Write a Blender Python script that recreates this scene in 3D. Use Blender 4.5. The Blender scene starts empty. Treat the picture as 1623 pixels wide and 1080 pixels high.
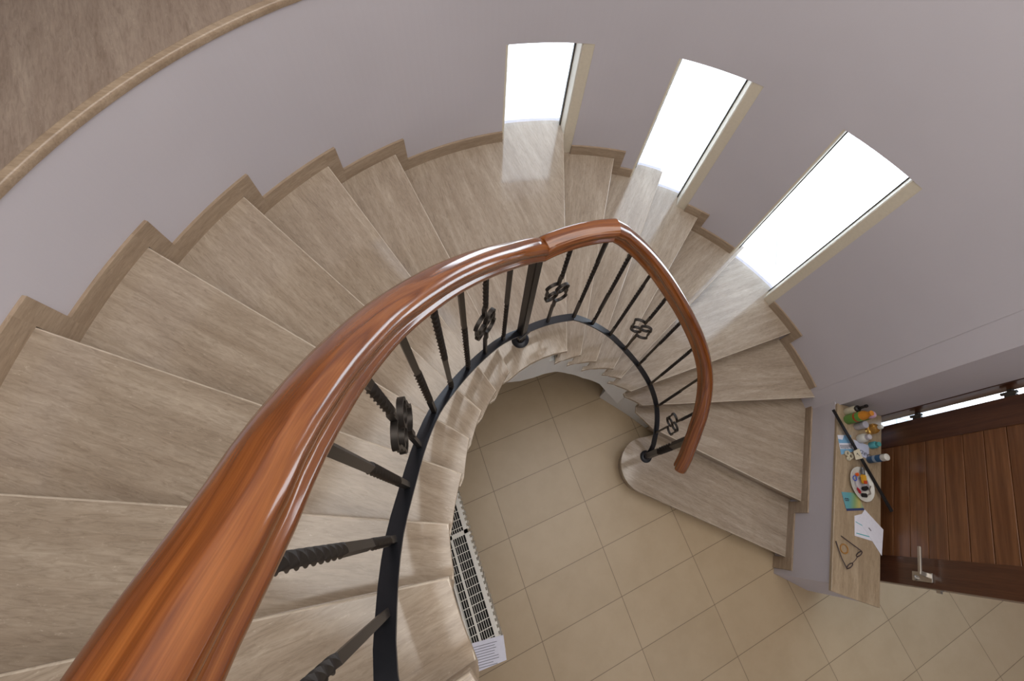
import bpy, bmesh, math, random
import numpy as np
from math import sin, cos, radians, degrees, atan2, hypot, sqrt, pi
from mathutils import Vector, Matrix
random.seed(7)
sc = bpy.context.scene
COL = sc.collection

# ------------------------------------------------------------------ camera
cam_d = bpy.data.cameras.new('camera'); cam = bpy.data.objects.new('camera', cam_d); COL.objects.link(cam)
PITCH, ROLL, FPX = 0.5094, 0.3602, 778.75
cam.location = (-0.4594, -0.5193, 4.0984)
cam.rotation_euler = (Matrix.Rotation(PITCH, 3, 'X') @ Matrix.Rotation(ROLL, 3, 'Z')).to_euler()
cam_d.sensor_width = 36.0; cam_d.sensor_fit = 'HORIZONTAL'
cam_d.lens = FPX * 36.0 / 1623.0
cam_d.shift_x = (811.5 - 920.03) / 1623.0
cam_d.shift_y = (420.07 - 540.0) / 1623.0
cam_d.clip_start = 0.02
sc.camera = cam

# ------------------------------------------------------------------ world, sun, added fill lights, exposure
w = bpy.data.worlds.new('world'); sc.world = w; w.use_nodes = True
bg = w.node_tree.nodes['Background']
bg.inputs[0].default_value = (0.64, 0.80, 1.0, 1); bg.inputs[1].default_value = 4.6
sun_d = bpy.data.lights.new('sun', 'SUN'); sun = bpy.data.objects.new('sun', sun_d); COL.objects.link(sun)
sun_d.energy = 7.5; sun_d.angle = 0.01; sun_d.color = (1.0, 0.98, 0.95)
sun.rotation_euler = (radians(5), radians(-2), 0)
def area(name, loc, size, power, color, rot=(0, 0, 0)):
    d = bpy.data.lights.new(name, 'AREA'); o = bpy.data.objects.new(name, d); COL.objects.link(o)
    d.shape = 'RECTANGLE'; d.size, d.size_y = size; d.energy = power; d.color = color
    o.location = loc; o.rotation_euler = rot; return o
area('ceiling_fill', (0.0, 0.2, 5.35), (3.4, 3.0), 104, (1.0, 0.96, 0.91))  # added fill to brighten the stair well, no lamp hangs here
area('hall_fill', (2.8, -2.2, 5.3), (2.2, 2.2), 30, (1.0, 0.93, 0.84))  # added weaker fill over the hall floor, not a fitting
vs = sc.view_settings
vs.view_transform = 'Standard'; vs.look = 'None'; vs.gamma = 1.0; vs.use_curve_mapping = False
vs.exposure = -0.08

# ------------------------------------------------------------------ helpers
def srgb(r, g, b):
    f = lambda c: (c / 255 / 12.92) if c / 255 <= 0.04045 else ((c / 255 + 0.055) / 1.055) ** 2.4
    return (f(r), f(g), f(b), 1)

class NT:
    def __init__(s, name):
        s.m = bpy.data.materials.new(name); s.m.use_nodes = True
        s.t = s.m.node_tree; s.b = s.t.nodes['Principled BSDF']; s.out = s.t.nodes['Material Output']
    def n(s, typ, **kw):
        x = s.t.nodes.new(typ)
        for k, v in kw.items():
            if k.startswith('i_'):
                key = k[2:].replace('_', ' ')
                x.inputs[key].default_value = v
            else: setattr(x, k, v)
        return x
    def l(s, a, b): s.t.links.new(a, b)
    def coords(s, kind='Object', scale=(1, 1, 1), rand=True, rot=(0, 0, 0)):
        tc = s.n('ShaderNodeTexCoord'); mp = s.n('ShaderNodeMapping')
        mp.inputs['Scale'].default_value = scale; mp.inputs['Rotation'].default_value = rot
        src = tc.outputs[kind]
        if rand:
            oi = s.n('ShaderNodeObjectInfo'); mu = s.n('ShaderNodeMath', operation='MULTIPLY'); mu.inputs[1].default_value = 37.0
            s.l(oi.outputs['Random'], mu.inputs[0])
            ad = s.n('ShaderNodeVectorMath', operation='ADD'); s.l(src, ad.inputs[0]); s.l(mu.outputs[0], ad.inputs[1]); src = ad.outputs[0]
        s.l(src, mp.inputs[0]); return mp.outputs[0]
    def ramp(s, src, stops):
        r = s.n('ShaderNodeValToRGB'); e = r.color_ramp.elements
        while len(e) > 1: e.remove(e[0])
        e[0].position = stops[0][0]; e[0].color = stops[0][1]
        for p, c in stops[1:]:
            q = e.new(p); q.color = c
        s.l(src, r.inputs[0]); return r.outputs[0]
    def mix(s, fac, a, b, mode='MIX'):
        x = s.n('ShaderNodeMix', data_type='RGBA', blend_type=mode)
        for sock, v in ((x.inputs[0], fac), (x.inputs[6], a), (x.inputs[7], b)):
            if hasattr(v, 'is_linked'): s.l(v, sock)
            else: sock.default_value = v
        return x.outputs[2]
    def bump(s, h, strength, dist=0.01):
        b = s.n('ShaderNodeBump'); b.inputs['Strength'].default_value = strength; b.inputs['Distance'].default_value = dist
        s.l(h, b.inputs['Height']); s.l(b.outputs[0], s.b.inputs['Normal'])

def plain(name, col, rough=0.5, metal=0.0, **kw):
    m = NT(name); m.b.inputs['Base Color'].default_value = col
    nz = m.n('ShaderNodeTexNoise'); nz.inputs['Scale'].default_value = 60; m.l(m.coords(), nz.inputs['Vector'])
    dk = tuple(c * 0.95 for c in col[:3]) + (1,)
    m.l(m.ramp(nz.outputs[0], [(0.3, dk), (0.65, col)]), m.b.inputs['Base Color'])
    m.b.inputs['Roughness'].default_value = rough; m.b.inputs['Metallic'].default_value = metal
    for k, v in kw.items(): m.b.inputs[k.replace('_', ' ')].default_value = v
    return m.m

def travertine(name, light, mid, dark, rough=0.24, vein=1.0):
    m = NT(name)
    v = m.coords(scale=(1.0, 8.5, 8.5))
    big = m.n('ShaderNodeTexNoise'); big.inputs['Scale'].default_value = 2.4; big.inputs['Detail'].default_value = 5; big.inputs['Roughness'].default_value = 0.6; big.inputs['Distortion'].default_value = 0.5
    m.l(v, big.inputs['Vector'])
    v2 = m.coords(scale=(3.6, 24, 24))
    fin = m.n('ShaderNodeTexNoise'); fin.inputs['Scale'].default_value = 4.5; fin.inputs['Detail'].default_value = 8; fin.inputs['Roughness'].default_value = 0.72; fin.inputs['Distortion'].default_value = 1.1
    m.l(v2, fin.inputs['Vector'])
    c1 = m.ramp(big.outputs[0], [(0.15, dark), (0.5, mid), (0.85, light)])
    c2 = m.ramp(fin.outputs[0], [(0.34, (0.72, 0.70, 0.68, 1)), (0.5, (0.97, 0.97, 0.97, 1)), (0.66, (1.14, 1.14, 1.14, 1))])
    c = m.mix(0.85 * vein, c1, c2, 'MULTIPLY')
    v3 = m.coords(scale=(7, 24, 24))
    po = m.n('ShaderNodeTexNoise'); po.inputs['Scale'].default_value = 5; po.inputs['Detail'].default_value = 6; po.inputs['Roughness'].default_value = 0.8
    m.l(v3, po.inputs['Vector'])
    f = m.ramp(po.outputs[0], [(0.60, (0, 0, 0, 1)), (0.68, (1, 1, 1, 1))])
    lt = tuple(min(1, x * 1.25) for x in light[:3]) + (1,)
    fm = m.n('ShaderNodeMath', operation='MULTIPLY'); fm.inputs[1].default_value = 0.55; m.l(f, fm.inputs[0])
    c = m.mix(fm.outputs[0], c, lt)
    m.l(c, m.b.inputs['Base Color'])
    m.b.inputs['Roughness'].default_value = rough; m.b.inputs['IOR'].default_value = 1.6
    m.bump(po.outputs[0], 0.03, 0.003)
    return m.m

def wood(name, c_dark, c_mid, c_light, kind='UV', sx=1.0, sy=9.0, rough=0.18, coat=0.6, rot=(0, 0, 0)):
    m = NT(name)
    v = m.coords(kind, scale=(sx, sy, sy), rot=rot)
    a = m.n('ShaderNodeTexNoise'); a.inputs['Scale'].default_value = 1.6; a.inputs['Detail'].default_value = 3; a.inputs['Distortion'].default_value = 1.2
    m.l(v, a.inputs['Vector'])
    wv = m.n('ShaderNodeMath', operation='MULTIPLY'); wv.inputs[1].default_value = 9.0; m.l(a.outputs[0], wv.inputs[0])
    fr = m.n('ShaderNodeMath', operation='PINGPONG'); fr.inputs[1].default_value = 1.0; m.l(wv.outputs[0], fr.inputs[0])
    b = m.n('ShaderNodeTexNoise'); b.inputs['Scale'].default_value = 14; b.inputs['Detail'].default_value = 5; b.inputs['Roughness'].default_value = 0.7
    m.l(m.coords(kind, scale=(sx * 0.8, sy * 3, sy * 3), rot=rot), b.inputs['Vector'])
    c1 = m.ramp(fr.outputs[0], [(0.0, c_dark), (0.45, c_mid), (1.0, c_light)])
    c2 = m.ramp(b.outputs[0], [(0.35, (0.72, 0.68, 0.65, 1)), (0.6, (1, 1, 1, 1))])
    c = m.mix(0.55, c_mid, c1)
    c = m.mix(0.8, c, c2, 'MULTIPLY')
    m.l(c, m.b.inputs['Base Color'])
    m.b.inputs['Roughness'].default_value = rough
    m.b.inputs['Coat Weight'].default_value = coat; m.b.inputs['Coat Roughness'].default_value = 0.08
    return m.m

M = {}
M['stone'] = travertine('travertine', srgb(190, 175, 157), srgb(168, 152, 134), srgb(146, 129, 111), rough=0.07)
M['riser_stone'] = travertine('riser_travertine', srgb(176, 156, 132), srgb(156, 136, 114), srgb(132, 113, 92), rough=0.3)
M['skirt_stone'] = travertine('skirting_travertine', srgb(184, 163, 140), srgb(164, 143, 120), srgb(142, 120, 98), rough=0.3)
M['gallery_stone'] = travertine('gallery_travertine', srgb(180, 163, 148), srgb(161, 143, 129), srgb(134, 115, 101), rough=0.3)
M['shelf_stone'] = travertine('shelf_travertine', srgb(186, 166, 140), srgb(166, 146, 120), srgb(146, 125, 100), rough=0.3)
M['arris'] = travertine('travertine_arris', srgb(214, 202, 186), srgb(200, 186, 168), srgb(182, 167, 148), rough=0.2)  # nosing highlight put into the colour of the chipped, chamfered edges
M['rail_wood'] = wood('varnished_rail_wood', srgb(88, 44, 18), srgb(130, 74, 34), srgb(158, 98, 50), 'UV', 0.8, 14.0, rough=0.16)
M['iron'] = plain('wrought_iron', srgb(68, 63, 59), 0.42, 0.7)
M['strip_iron'] = plain('dark_flat_iron', srgb(46, 47, 52), 0.38, 0.6)
M['steel'] = plain('satin_steel', srgb(200, 196, 190), 0.28, 1.0)
M['cream'] = plain('cream_frame_paint', srgb(222, 212, 192), 0.45)
M['dark'] = plain('dark_gasket', srgb(70, 66, 60), 0.6)
M['white_metal'] = plain('white_enamel', srgb(226, 222, 212), 0.4)
M['gap_shade'] = plain('gap_shade_black', srgb(34, 33, 32), 0.9)  # shade in gaps and hollows, painted as a near-black surface

def wallmat(name, col):
    m = NT(name); v = m.coords(rand=False)
    a = m.n('ShaderNodeTexNoise'); a.inputs['Scale'].default_value = 1.3; a.inputs['Detail'].default_value = 3; m.l(v, a.inputs['Vector'])
    dk = tuple(c * 0.95 for c in col[:3]) + (1,)
    m.l(m.ramp(a.outputs[0], [(0.35, dk), (0.65, col)]), m.b.inputs['Base Color'])
    b = m.n('ShaderNodeTexNoise'); b.inputs['Scale'].default_value = 180; m.l(v, b.inputs['Vector'])
    m.b.inputs['Roughness'].default_value = 0.62; m.bump(b.outputs[0], 0.06, 0.002)
    return m.m
M['wall'] = wallmat('lilac_grey_plaster', srgb(204, 199, 205))
M['plaster'] = wallmat('pale_plaster', srgb(232, 232, 228))
M['ceil'] = wallmat('ceiling_white', srgb(225, 222, 218))

def tilemat():
    m = NT('cream_floor_tiles')
    v = m.coords(rand=False)
    br = m.n('ShaderNodeTexBrick', offset=0.0, squash=1.0, offset_frequency=1, squash_frequency=1)
    br.inputs['Scale'].default_value = 1.0; br.inputs['Mortar Size'].default_value = 0.0022; br.inputs['Mortar Smooth'].default_value = 0.1
    br.inputs['Brick Width'].default_value = 0.61133; br.inputs['Row Height'].default_value = 0.33361
    br.inputs['Color1'].default_value = srgb(180, 159, 129); br.inputs['Color2'].default_value = srgb(186, 165, 135)
    br.inputs['Mortar'].default_value = srgb(128, 111, 88); br.inputs['Bias'].default_value = 0.0
    m.l(v, br.inputs['Vector'])
    a = m.n('ShaderNodeTexNoise'); a.inputs['Scale'].default_value = 5; a.inputs['Detail'].default_value = 6; a.inputs['Roughness'].default_value = 0.65; m.l(v, a.inputs['Vector'])
    c2 = m.ramp(a.outputs[0], [(0.35, (0.93, 0.92, 0.90, 1)), (0.6, (1, 1, 1, 1))])
    m.l(m.mix(0.8, br.outputs['Color'], c2, 'MULTIPLY'), m.b.inputs['Base Color'])
    m.b.inputs['Roughness'].default_value = 0.33
    iv = m.n('ShaderNodeMath', operation='SUBTRACT'); iv.inputs[0].default_value = 1.0; m.l(br.outputs['Fac'], iv.inputs[1])
    m.bump(iv.outputs[0], 0.25, 0.002)
    return m.m
M['tiles'] = tilemat()

def outside():
    m = NT('sunlit_paving')
    v = m.coords(rand=False)
    vo = m.n('ShaderNodeTexVoronoi', feature='DISTANCE_TO_EDGE'); vo.inputs['Scale'].default_value = 1.1; m.l(v, vo.inputs['Vector'])
    a = m.n('ShaderNodeTexNoise'); a.inputs['Scale'].default_value = 3; a.inputs['Detail'].default_value = 5; m.l(v, a.inputs['Vector'])
    c = m.ramp(vo.outputs['Distance'], [(0.0, srgb(150, 147, 142)), (0.012, srgb(238, 236, 232))])
    c2 = m.ramp(a.outputs[0], [(0.3, (0.9, 0.9, 0.9, 1)), (0.6, (1, 1, 1, 1))])
    m.l(m.mix(0.6, c, c2, 'MULTIPLY'), m.b.inputs['Base Color']); m.b.inputs['Roughness'].default_value = 0.8
    return m.m
M['paving'] = outside()

def glassmat(name, tint=(1, 1, 1, 1), refl=0.5):
    m = NT(name); t = m.n('ShaderNodeBsdfTransparent'); t.inputs[0].default_value = tint
    g = m.n('ShaderNodeBsdfGlossy'); g.inputs['Roughness'].default_value = 0.02
    fr = m.n('ShaderNodeFresnel'); fr.inputs[0].default_value = 1.45
    mu = m.n('ShaderNodeMath', operation='MULTIPLY'); mu.inputs[1].default_value = refl; m.l(fr.outputs[0], mu.inputs[0])
    mx = m.n('ShaderNodeMixShader'); m.l(mu.outputs[0], mx.inputs[0]); m.l(t.outputs[0], mx.inputs[1]); m.l(g.outputs[0], mx.inputs[2])
    m.l(mx.outputs[0], m.out.inputs[0]); return m.m
M['glass'] = glassmat('window_glass')

WM = {}   # world matrix of every object built so far
def tag(o, label=None, cat=None, group=None, kind=None):
    for k, v in (('label', label), ('category', cat), ('group', group), ('kind', kind)):
        if v: o[k] = v
    return o
def empty(name, loc=(0, 0, 0), rz=0):
    o = bpy.data.objects.new(name, None); COL.objects.link(o); o.location = loc; o.rotation_euler = (0, 0, rz)
    o.empty_display_size = 0.05
    WM[o.name] = Matrix.Translation(loc) @ Matrix.Rotation(rz, 4, 'Z'); return o

def link(name, bm, mat, parent=None, frame=None, smooth=None, uv=None):
    """frame = (x, y, z, angle): world verts are moved into that local frame so textures follow it.
    A parent is taken to be in world space here; the child keeps its world placement."""
    bmesh.ops.remove_doubles(bm, verts=bm.verts, dist=1e-6)
    bmesh.ops.recalc_face_normals(bm, faces=bm.faces)
    me = bpy.data.meshes.new(name)
    mw = Matrix.Identity(4)
    if frame is not None:
        mw = Matrix.Translation(frame[:3]) @ Matrix.Rotation(frame[3], 4, 'Z')
        bm.transform(mw.inverted())
    bm.to_mesh(me); bm.free()
    if smooth is not None:
        for p in me.polygons: p.use_smooth = True
        me.set_sharp_from_angle(angle=radians(smooth))
    o = bpy.data.objects.new(name, me); COL.objects.link(o); me.materials.append(mat)
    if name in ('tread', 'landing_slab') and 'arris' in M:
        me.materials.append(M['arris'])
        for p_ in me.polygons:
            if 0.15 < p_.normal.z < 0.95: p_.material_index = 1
    if parent is not None:
        o.parent = parent; o.matrix_parent_inverse = Matrix.Identity(4)
        o.matrix_basis = WM[parent.name].inverted() @ mw
    else: o.matrix_basis = mw
    WM[o.name] = mw.copy()
    return o

def add_prism(bm, poly, z0, z1):
    n = len(poly)
    zt = z1 if hasattr(z1, '__len__') else [z1] * n; zb = z0 if hasattr(z0, '__len__') else [z0] * n
    a = [bm.verts.new((p[0], p[1], zb[i])) for i, p in enumerate(poly)]
    b = [bm.verts.new((p[0], p[1], zt[i])) for i, p in enumerate(poly)]
    bm.faces.new(a[::-1]); bm.faces.new(b)
    for i in range(n): bm.faces.new((a[i], a[(i + 1) % n], b[(i + 1) % n], b[i]))
    return a, b
def prism(poly, z0, z1, bev=0.0, seg=2, top_only=False):
    bm = bmesh.new(); a, b = add_prism(bm, poly, z0, z1)
    if bev:
        bs = set(b)
        if top_only: ed = [e for e in bm.edges if e.verts[0] in bs and e.verts[1] in bs]
        else: ed = bm.edges[:]
        bmesh.ops.bevel(bm, geom=ed, offset=bev, segments=seg, affect='EDGES', profile=0.5)
    return bm
def add_box(bm, c, s, mat=None):
    r = bmesh.ops.create_cube(bm, size=1.0)
    T = Matrix.Translation(c) if mat is None else mat
    bmesh.ops.transform(bm, matrix=T @ Matrix.Diagonal((s[0], s[1], s[2], 1)), verts=r['verts'])
    return r['verts']
def box(c, s, bev=0.0, rz=0.0, seg=2):
    bm = bmesh.new(); add_box(bm, c, s, Matrix.Translation(c) @ Matrix.Rotation(rz, 4, 'Z'))
    if bev: bmesh.ops.bevel(bm, geom=bm.edges[:], offset=bev, segments=seg, affect='EDGES', profile=0.5)
    return bm
def add_lathe(bm, prof, n=24, mat=Matrix.Identity(4)):
    """prof: list of (r, z)"""
    rings = []
    for r, z in prof:
        if r < 1e-5: rings.append([bm.verts.new(mat @ Vector((0, 0, z)))])
        else: rings.append([bm.verts.new(mat @ Vector((r * cos(2 * pi * i / n), r * sin(2 * pi * i / n), z))) for i in range(n)])
    for A, B in zip(rings, rings[1:]):
        if len(A) == 1 and len(B) == 1: continue
        for i in range(n):
            j = (i + 1) % n
            if len(A) == 1: bm.faces.new((A[0], B[j], B[i]))
            elif len(B) == 1: bm.faces.new((A[i], A[j], B[0]))
            else: bm.faces.new((A[i], A[j], B[j], B[i]))
    for ring in (rings[0], rings[-1]):
        if len(ring) > 1: bm.faces.new(ring)
def lathe(prof, n=24, mat=Matrix.Identity(4)):
    bm = bmesh.new(); add_lathe(bm, prof, n, mat); return bm
def add_sweep(bm, pts, prof, closed_ends=True, uvscale=1.0, ts=None, te=None):
    """sweep closed profile (lateral, up) along pts keeping 'up' near world z and lateral horizontal; mitred"""
    P = [Vector(p) for p in pts]; n = len(P); rings = []; L = 0; Ls = []
    for i, p in enumerate(P):
        if i: L += (P[i] - P[i - 1]).length
        Ls.append(L)
        t0 = (P[i] - P[i - 1]).normalized() if i else (P[1] - P[0]).normalized()
        t1 = (P[i + 1] - P[i]).normalized() if i < n - 1 else t0
        t = (t0 + t1).normalized()
        if i == 0 and ts is not None: t = ts
        if i == n - 1 and te is not None: t = te
        up = Vector((0, 0, 1))
        lat = t.cross(up).normalized()
        upv = lat.cross(t).normalized()
        rings.append([bm.verts.new(p + lat * a + upv * b) for a, b in prof])
    m = len(prof); lay = bm.loops.layers.uv.verify()
    per = [0]
    for j in range(m):
        a, b = prof[j], prof[(j + 1) % m]; per.append(per[-1] + hypot(a[0] - b[0], a[1] - b[1]))
    for i in range(n - 1):
        for j in range(m):
            k = (j + 1) % m
            f = bm.faces.new((rings[i][j], rings[i][k], rings[i + 1][k], rings[i + 1][j]))
            for lp, uv in zip(f.loops, ((Ls[i], per[j]), (Ls[i], per[j + 1]), (Ls[i + 1], per[j + 1]), (Ls[i + 1], per[j]))): lp[lay].uv = (uv[0] * uvscale, uv[1] * uvscale)
    if closed_ends:
        bm.faces.new(rings[0][::-1]); bm.faces.new(rings[-1])
    return rings
def rect(wd, h): return [(-wd / 2, -h / 2), (wd / 2, -h / 2), (wd / 2, h / 2), (-wd / 2, h / 2)]

def pol(r, deg, z=None):
    p = (r * cos(radians(deg)), r * sin(radians(deg)))
    return p if z is None else (p[0], p[1], z)

# ------------------------------------------------------------------ stair geometry
RR = 0.175; R = 1.985; RG = 2.09; RO = 2.17
# nosing lines: step -> (inner point, outer point)
NOS = {1: ((0.56, 0.02), (1.74, -0.045)), 2: ((0.49, 0.462), (1.74, 0.337)), 3: ((0.340, 0.547), (1.690, 1.114)),
 4: ((0.196, 0.561), (1.319, 1.483)), 5: ((0.071, 0.564), (0.692, 1.859)), 6: ((-0.02, 0.551), (0.271, 1.942)),
 7: ((-0.16, 0.495), (-0.119, 2.062)), 8: ((-0.274, 0.436), (-0.511, 1.964)), 9: ((-0.362, 0.367), (-0.894, 1.835)),
 10: ((-0.597, 0.108), (-1.672, 1.043)), 11: ((-0.609, -0.036), (-1.83, 0.712)), 12: ((-0.62, -0.168), (-1.945, 0.322)),
 13: ((-0.607, -0.298), (-1.981, -0.072)), 14: ((-0.573, -0.419), (-1.941, -0.457)), 15: ((-0.543, -0.551), (-1.537, -0.812)),
 16: ((-0.488, -0.642), (-1.183, -1.016)), 17: ((-0.388, -0.744), (-0.95, -1.35))}
def lc(k, rad, off=0.0):
    """point where nosing line k (moved 'off' towards the climb) meets the circle of radius rad"""
    a = Vector(NOS[k][0]); b = Vector(NOS[k][1]); d = (b - a).normalized(); nrm = Vector((-d.y, d.x)); a = a + nrm * off
    B = a.dot(d); C = a.dot(a) - rad * rad; t = -B + sqrt(max(0, B * B - C)); return a + d * t
def ndir(k):
    a = Vector(NOS[k][0]); b = Vector(NOS[k][1]); return (b - a).normalized()
def adeg(p):
    a = degrees(atan2(p[1], p[0])); return a if a > -25 else a + 360
OUT = {k: adeg(lc(k, R)) for k in range(3, 18)}
INN = {k: adeg(NOS[k][0]) for k in NOS}; IR = {k: hypot(*NOS[k][0]) for k in NOS}
WIN = [(114.1, 128.3), (85.5, 100.1), (56.2, 71.1)]
ZW = 2.31
def in_win(deg): return any(a < deg < b for a, b in WIN)
def tread_z(deg):
    k = max([q for q in OUT if OUT[q] <= deg + 1e-6], default=2)
    return k * RR

stairs = tag(empty('winding_staircase', (0, 0, 0)), 'winding travertine staircase curving down around an oval well to the tiled hall', 'staircase')

def arc(r, a0, a1, step=2.0):
    n = max(1, int(abs(a1 - a0) / step)); return [pol(r, a0 + (a1 - a0) * i / n) for i in range(n + 1)]
def inner_arc(k0, k1, t0=0.0, t1=1.0, off=0.0, n=5):
    pts = []
    for i in range(n + 1):
        t = t0 + (t1 - t0) * i / n
        pts.append(pol(IR[k0] * (1 - t) + IR[k1] * t + off, INN[k0] * (1 - t) + INN[k1] * t))
    return pts
TH = 0.03
for k in range(4, 16):
    k2 = k + 1
    a_in = Vector(NOS[k][0]); 
    back_in = Vector(NOS[k2][0]) + Vector((-ndir(k2).y, ndir(k2).x)) * 0.03
    # outer edge, pushed out to the glass inside a window
    outer = []
    a0, a1 = OUT[k], OUT[k2]
    brk = sorted(set([a0, a1] + [x for wn in WIN for x in wn if a0 < x < a1]))
    for s0, s1 in zip(brk, brk[1:]):
        mid = (s0 + s1) / 2; rad = RG + 0.03 if in_win(mid) else R + 0.02
        if s0 == a0: p0 = adeg(lc(k, rad))
        else: p0 = s0
        p1 = adeg(lc(k2, rad, 0.03)) if s1 == a1 else s1
        outer += arc(rad, p0, p1)
    if k < 9:
        tip = inner_arc(k, k2, 1.0, 1.45, 0.004, 2); d2 = ndir(k2)
        poly = [tuple(a_in)] + outer + [tuple(Vector(NOS[k2][0]) + Vector((-d2.y, d2.x)) * 0.03 + d2 * 0.14)] + tip[::-1] + inner_arc(k, k2)[::-1][1:-1]
    else: poly = [tuple(a_in)] + outer + [tuple(back_in)] + inner_arc(k, k2)[::-1][:-1]
    bm = prism(poly, k * RR - TH, k * RR, 0.0045, 2, True)
    d = ndir(k); tilt = random.uniform(-0.08, 0.08) + 0.06
    if k == 9: tilt = 0.42
    nm = 'landing_slab' if k == 9 else 'tread'
    link(nm, bm, M['stone'], stairs, (a_in.x, a_in.y, k * RR, atan2(d.y, d.x) + tilt))
    # riser below the nosing
    ri = Vector(NOS[k][0]) + Vector((-d.y, d.x)) * 0.02 + d * 0.015
    ro = lc(k, (RG if in_win(OUT[k]) else R + 0.02), 0.02); q = Vector((-d.y, d.x)) * 0.015
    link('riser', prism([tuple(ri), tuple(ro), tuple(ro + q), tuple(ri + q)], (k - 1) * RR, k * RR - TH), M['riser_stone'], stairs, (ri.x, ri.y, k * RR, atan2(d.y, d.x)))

# half wall face line beside the lowest steps
HW = [(1.700, 1.075), (1.752, -0.160)]
def hwx(y): return HW[0][0] + (HW[0][1] - y) / (HW[0][1] - HW[1][1]) * (HW[1][0] - HW[0][0])
# step 3
b4 = Vector(NOS[4][0]) + Vector((-ndir(4).y, ndir(4).x)) * 0.03
poly = [NOS[3][0], (1.715, 1.1245)] + arc(R + 0.02, 35.5, adeg(lc(4, R + 0.02, 0.03))) + [tuple(b4)] + inner_arc(3, 4)[::-1][:-1]
link('tread', prism(poly, 3 * RR - TH, 3 * RR, 0.0045, 2, True), M['stone'], stairs, (0.34, 0.547, 0.5, atan2(ndir(3).y, ndir(3).x) + 0.05))
d = ndir(3); ri = Vector(NOS[3][0]) + Vector((-d.y, d.x)) * 0.02; ro = Vector((1.72, 1.13)) + Vector((-d.y, d.x)) * 0.02; q = Vector((-d.y, d.x)) * 0.015
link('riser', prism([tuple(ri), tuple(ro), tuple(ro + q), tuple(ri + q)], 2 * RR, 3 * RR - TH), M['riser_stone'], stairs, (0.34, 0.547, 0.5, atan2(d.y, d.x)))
# step 2
poly = [NOS[2][0], (1.76, 0.335), (1.73, 1.15), (1.6, 1.12), (0.33, 0.58), (0.34, 0.53)]
link('tread', prism(poly, 2 * RR - TH, 2 * RR, 0.0045, 2, True), M['stone'], stairs, (0.49, 0.46, 0.35, 0.02))
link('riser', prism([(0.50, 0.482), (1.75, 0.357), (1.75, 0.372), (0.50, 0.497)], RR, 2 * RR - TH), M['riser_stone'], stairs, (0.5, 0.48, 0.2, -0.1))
# step 1 with its rounded end
cx, cy, rb = 0.562, 0.225, 0.202
poly = [(1.76, -0.046)] + [(1.76, 0.40), (0.62, 0.50)] + [(cx + rb * cos(radians(a)), cy + rb * sin(radians(a))) for a in range(112, 271, 9)]
link('tread', prism(poly, RR - TH, RR, 0.0045, 2, True), M['stone'], stairs, (0.56, 0.02, 0.17, -0.12))
poly = [(1.75, -0.024), (1.75, 0.30), (0.64, 0.42)] + [(cx + (rb - .02) * cos(radians(a)), cy + (rb - .02) * sin(radians(a))) for a in range(112, 271, 9)]
link('riser', prism(poly, 0.0, RR - TH), M['riser_stone'], stairs, (0.5, 0.02, 0.1, -0.1))
# step 16 runs into the gallery floor, step 17 rises beyond it
b17 = Vector(NOS[17][0]) + Vector((-ndir(17).y, ndir(17).x)) * 0.03
poly = [NOS[16][0], tuple(lc(16, R + 0.06))] + arc(R + 0.06, adeg(lc(16, R + 0.06)) + 2, adeg(lc(17, R + 0.06, 0.03)), 3) + [tuple(b17)] + inner_arc(16, 17)[::-1][:-1]
ndv = ndir(16)
link('tread', prism(poly, 2.8 - TH, 2.8, 0.0045, 2, True), M['stone'], stairs, (-0.488, -0.642, 2.8, atan2(ndv.y, ndv.x) + 0.25))
nd7 = ndir(17); poly = [NOS[17][0], tuple(lc(17, R + 0.02))] + arc(R + 0.02, adeg(lc(17, R + 0.02)) + 2, 264, 3) + [pol(0.90, 264), pol(0.87, 253)]
link('tread', prism(poly, 2.975 - TH, 2.975, 0.0045, 2, True), M['stone'], stairs, (-0.388, -0.744, 2.975, atan2(nd7.y, nd7.x) + 0.1))
ri = Vector(NOS[17][0]) + Vector((-nd7.y, nd7.x)) * 0.02; ro = lc(17, R + .02, 0.02); q = Vector((-nd7.y, nd7.x)) * 0.015
link('riser', prism([tuple(ri), tuple(ro), tuple(ro + q), tuple(ri + q)], 2.8, 2.975 - TH), M['riser_stone'], stairs, (ri.x, ri.y, 2.9, atan2(nd7.y, nd7.x)))
ri = Vector(NOS[16][0]) + Vector((-ndv.y, ndv.x)) * 0.02; ro = lc(16, R + .02, 0.02); q = Vector((-ndv.y, ndv.x)) * 0.015
link('riser', prism([tuple(ri), tuple(ro), tuple(ro + q), tuple(ri + q)], 15 * RR, 16 * RR - TH), M['riser_stone'], stairs, (ri.x, ri.y, 2.7, atan2(ndv.y, ndv.x)))

# plaster underside and inner cheek of the flight
bm = bmesh.new()
for k in range(4, 17):
    n = 5
    for i in range(n):
        t0, t1 = i / n, (i + 1) / n
        def pt(t):
            if k == 9: zz = 9 * RR + max(0, (t - 0.72) / 0.28) * RR
            else: zz = (k + t) * RR
            rin = IR[k] * (1 - t) + IR[k + 1] * t + (0.018 if k < 9 else 0.11 if k > 9 else 0.018 + 0.092 * max(0, (t - 0.5) * 2)); ain = INN[k] * (1 - t) + INN[k + 1] * t
            return pol(rin, ain), pol(R + 0.02, OUT[k] * (1 - t) + OUT[k + 1] * t), max(0.0, zz - 0.48)
        (i0, o0, z0), (i1, o1, z1) = pt(t0), pt(t1)
        add_prism(bm, [i0, o0, o1, i1], [z0, z0, z1, z1], (k * RR if i else (k - 1) * RR) - TH)
link('plaster_soffit', bm, M['plaster'], stairs, smooth=25)
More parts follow.
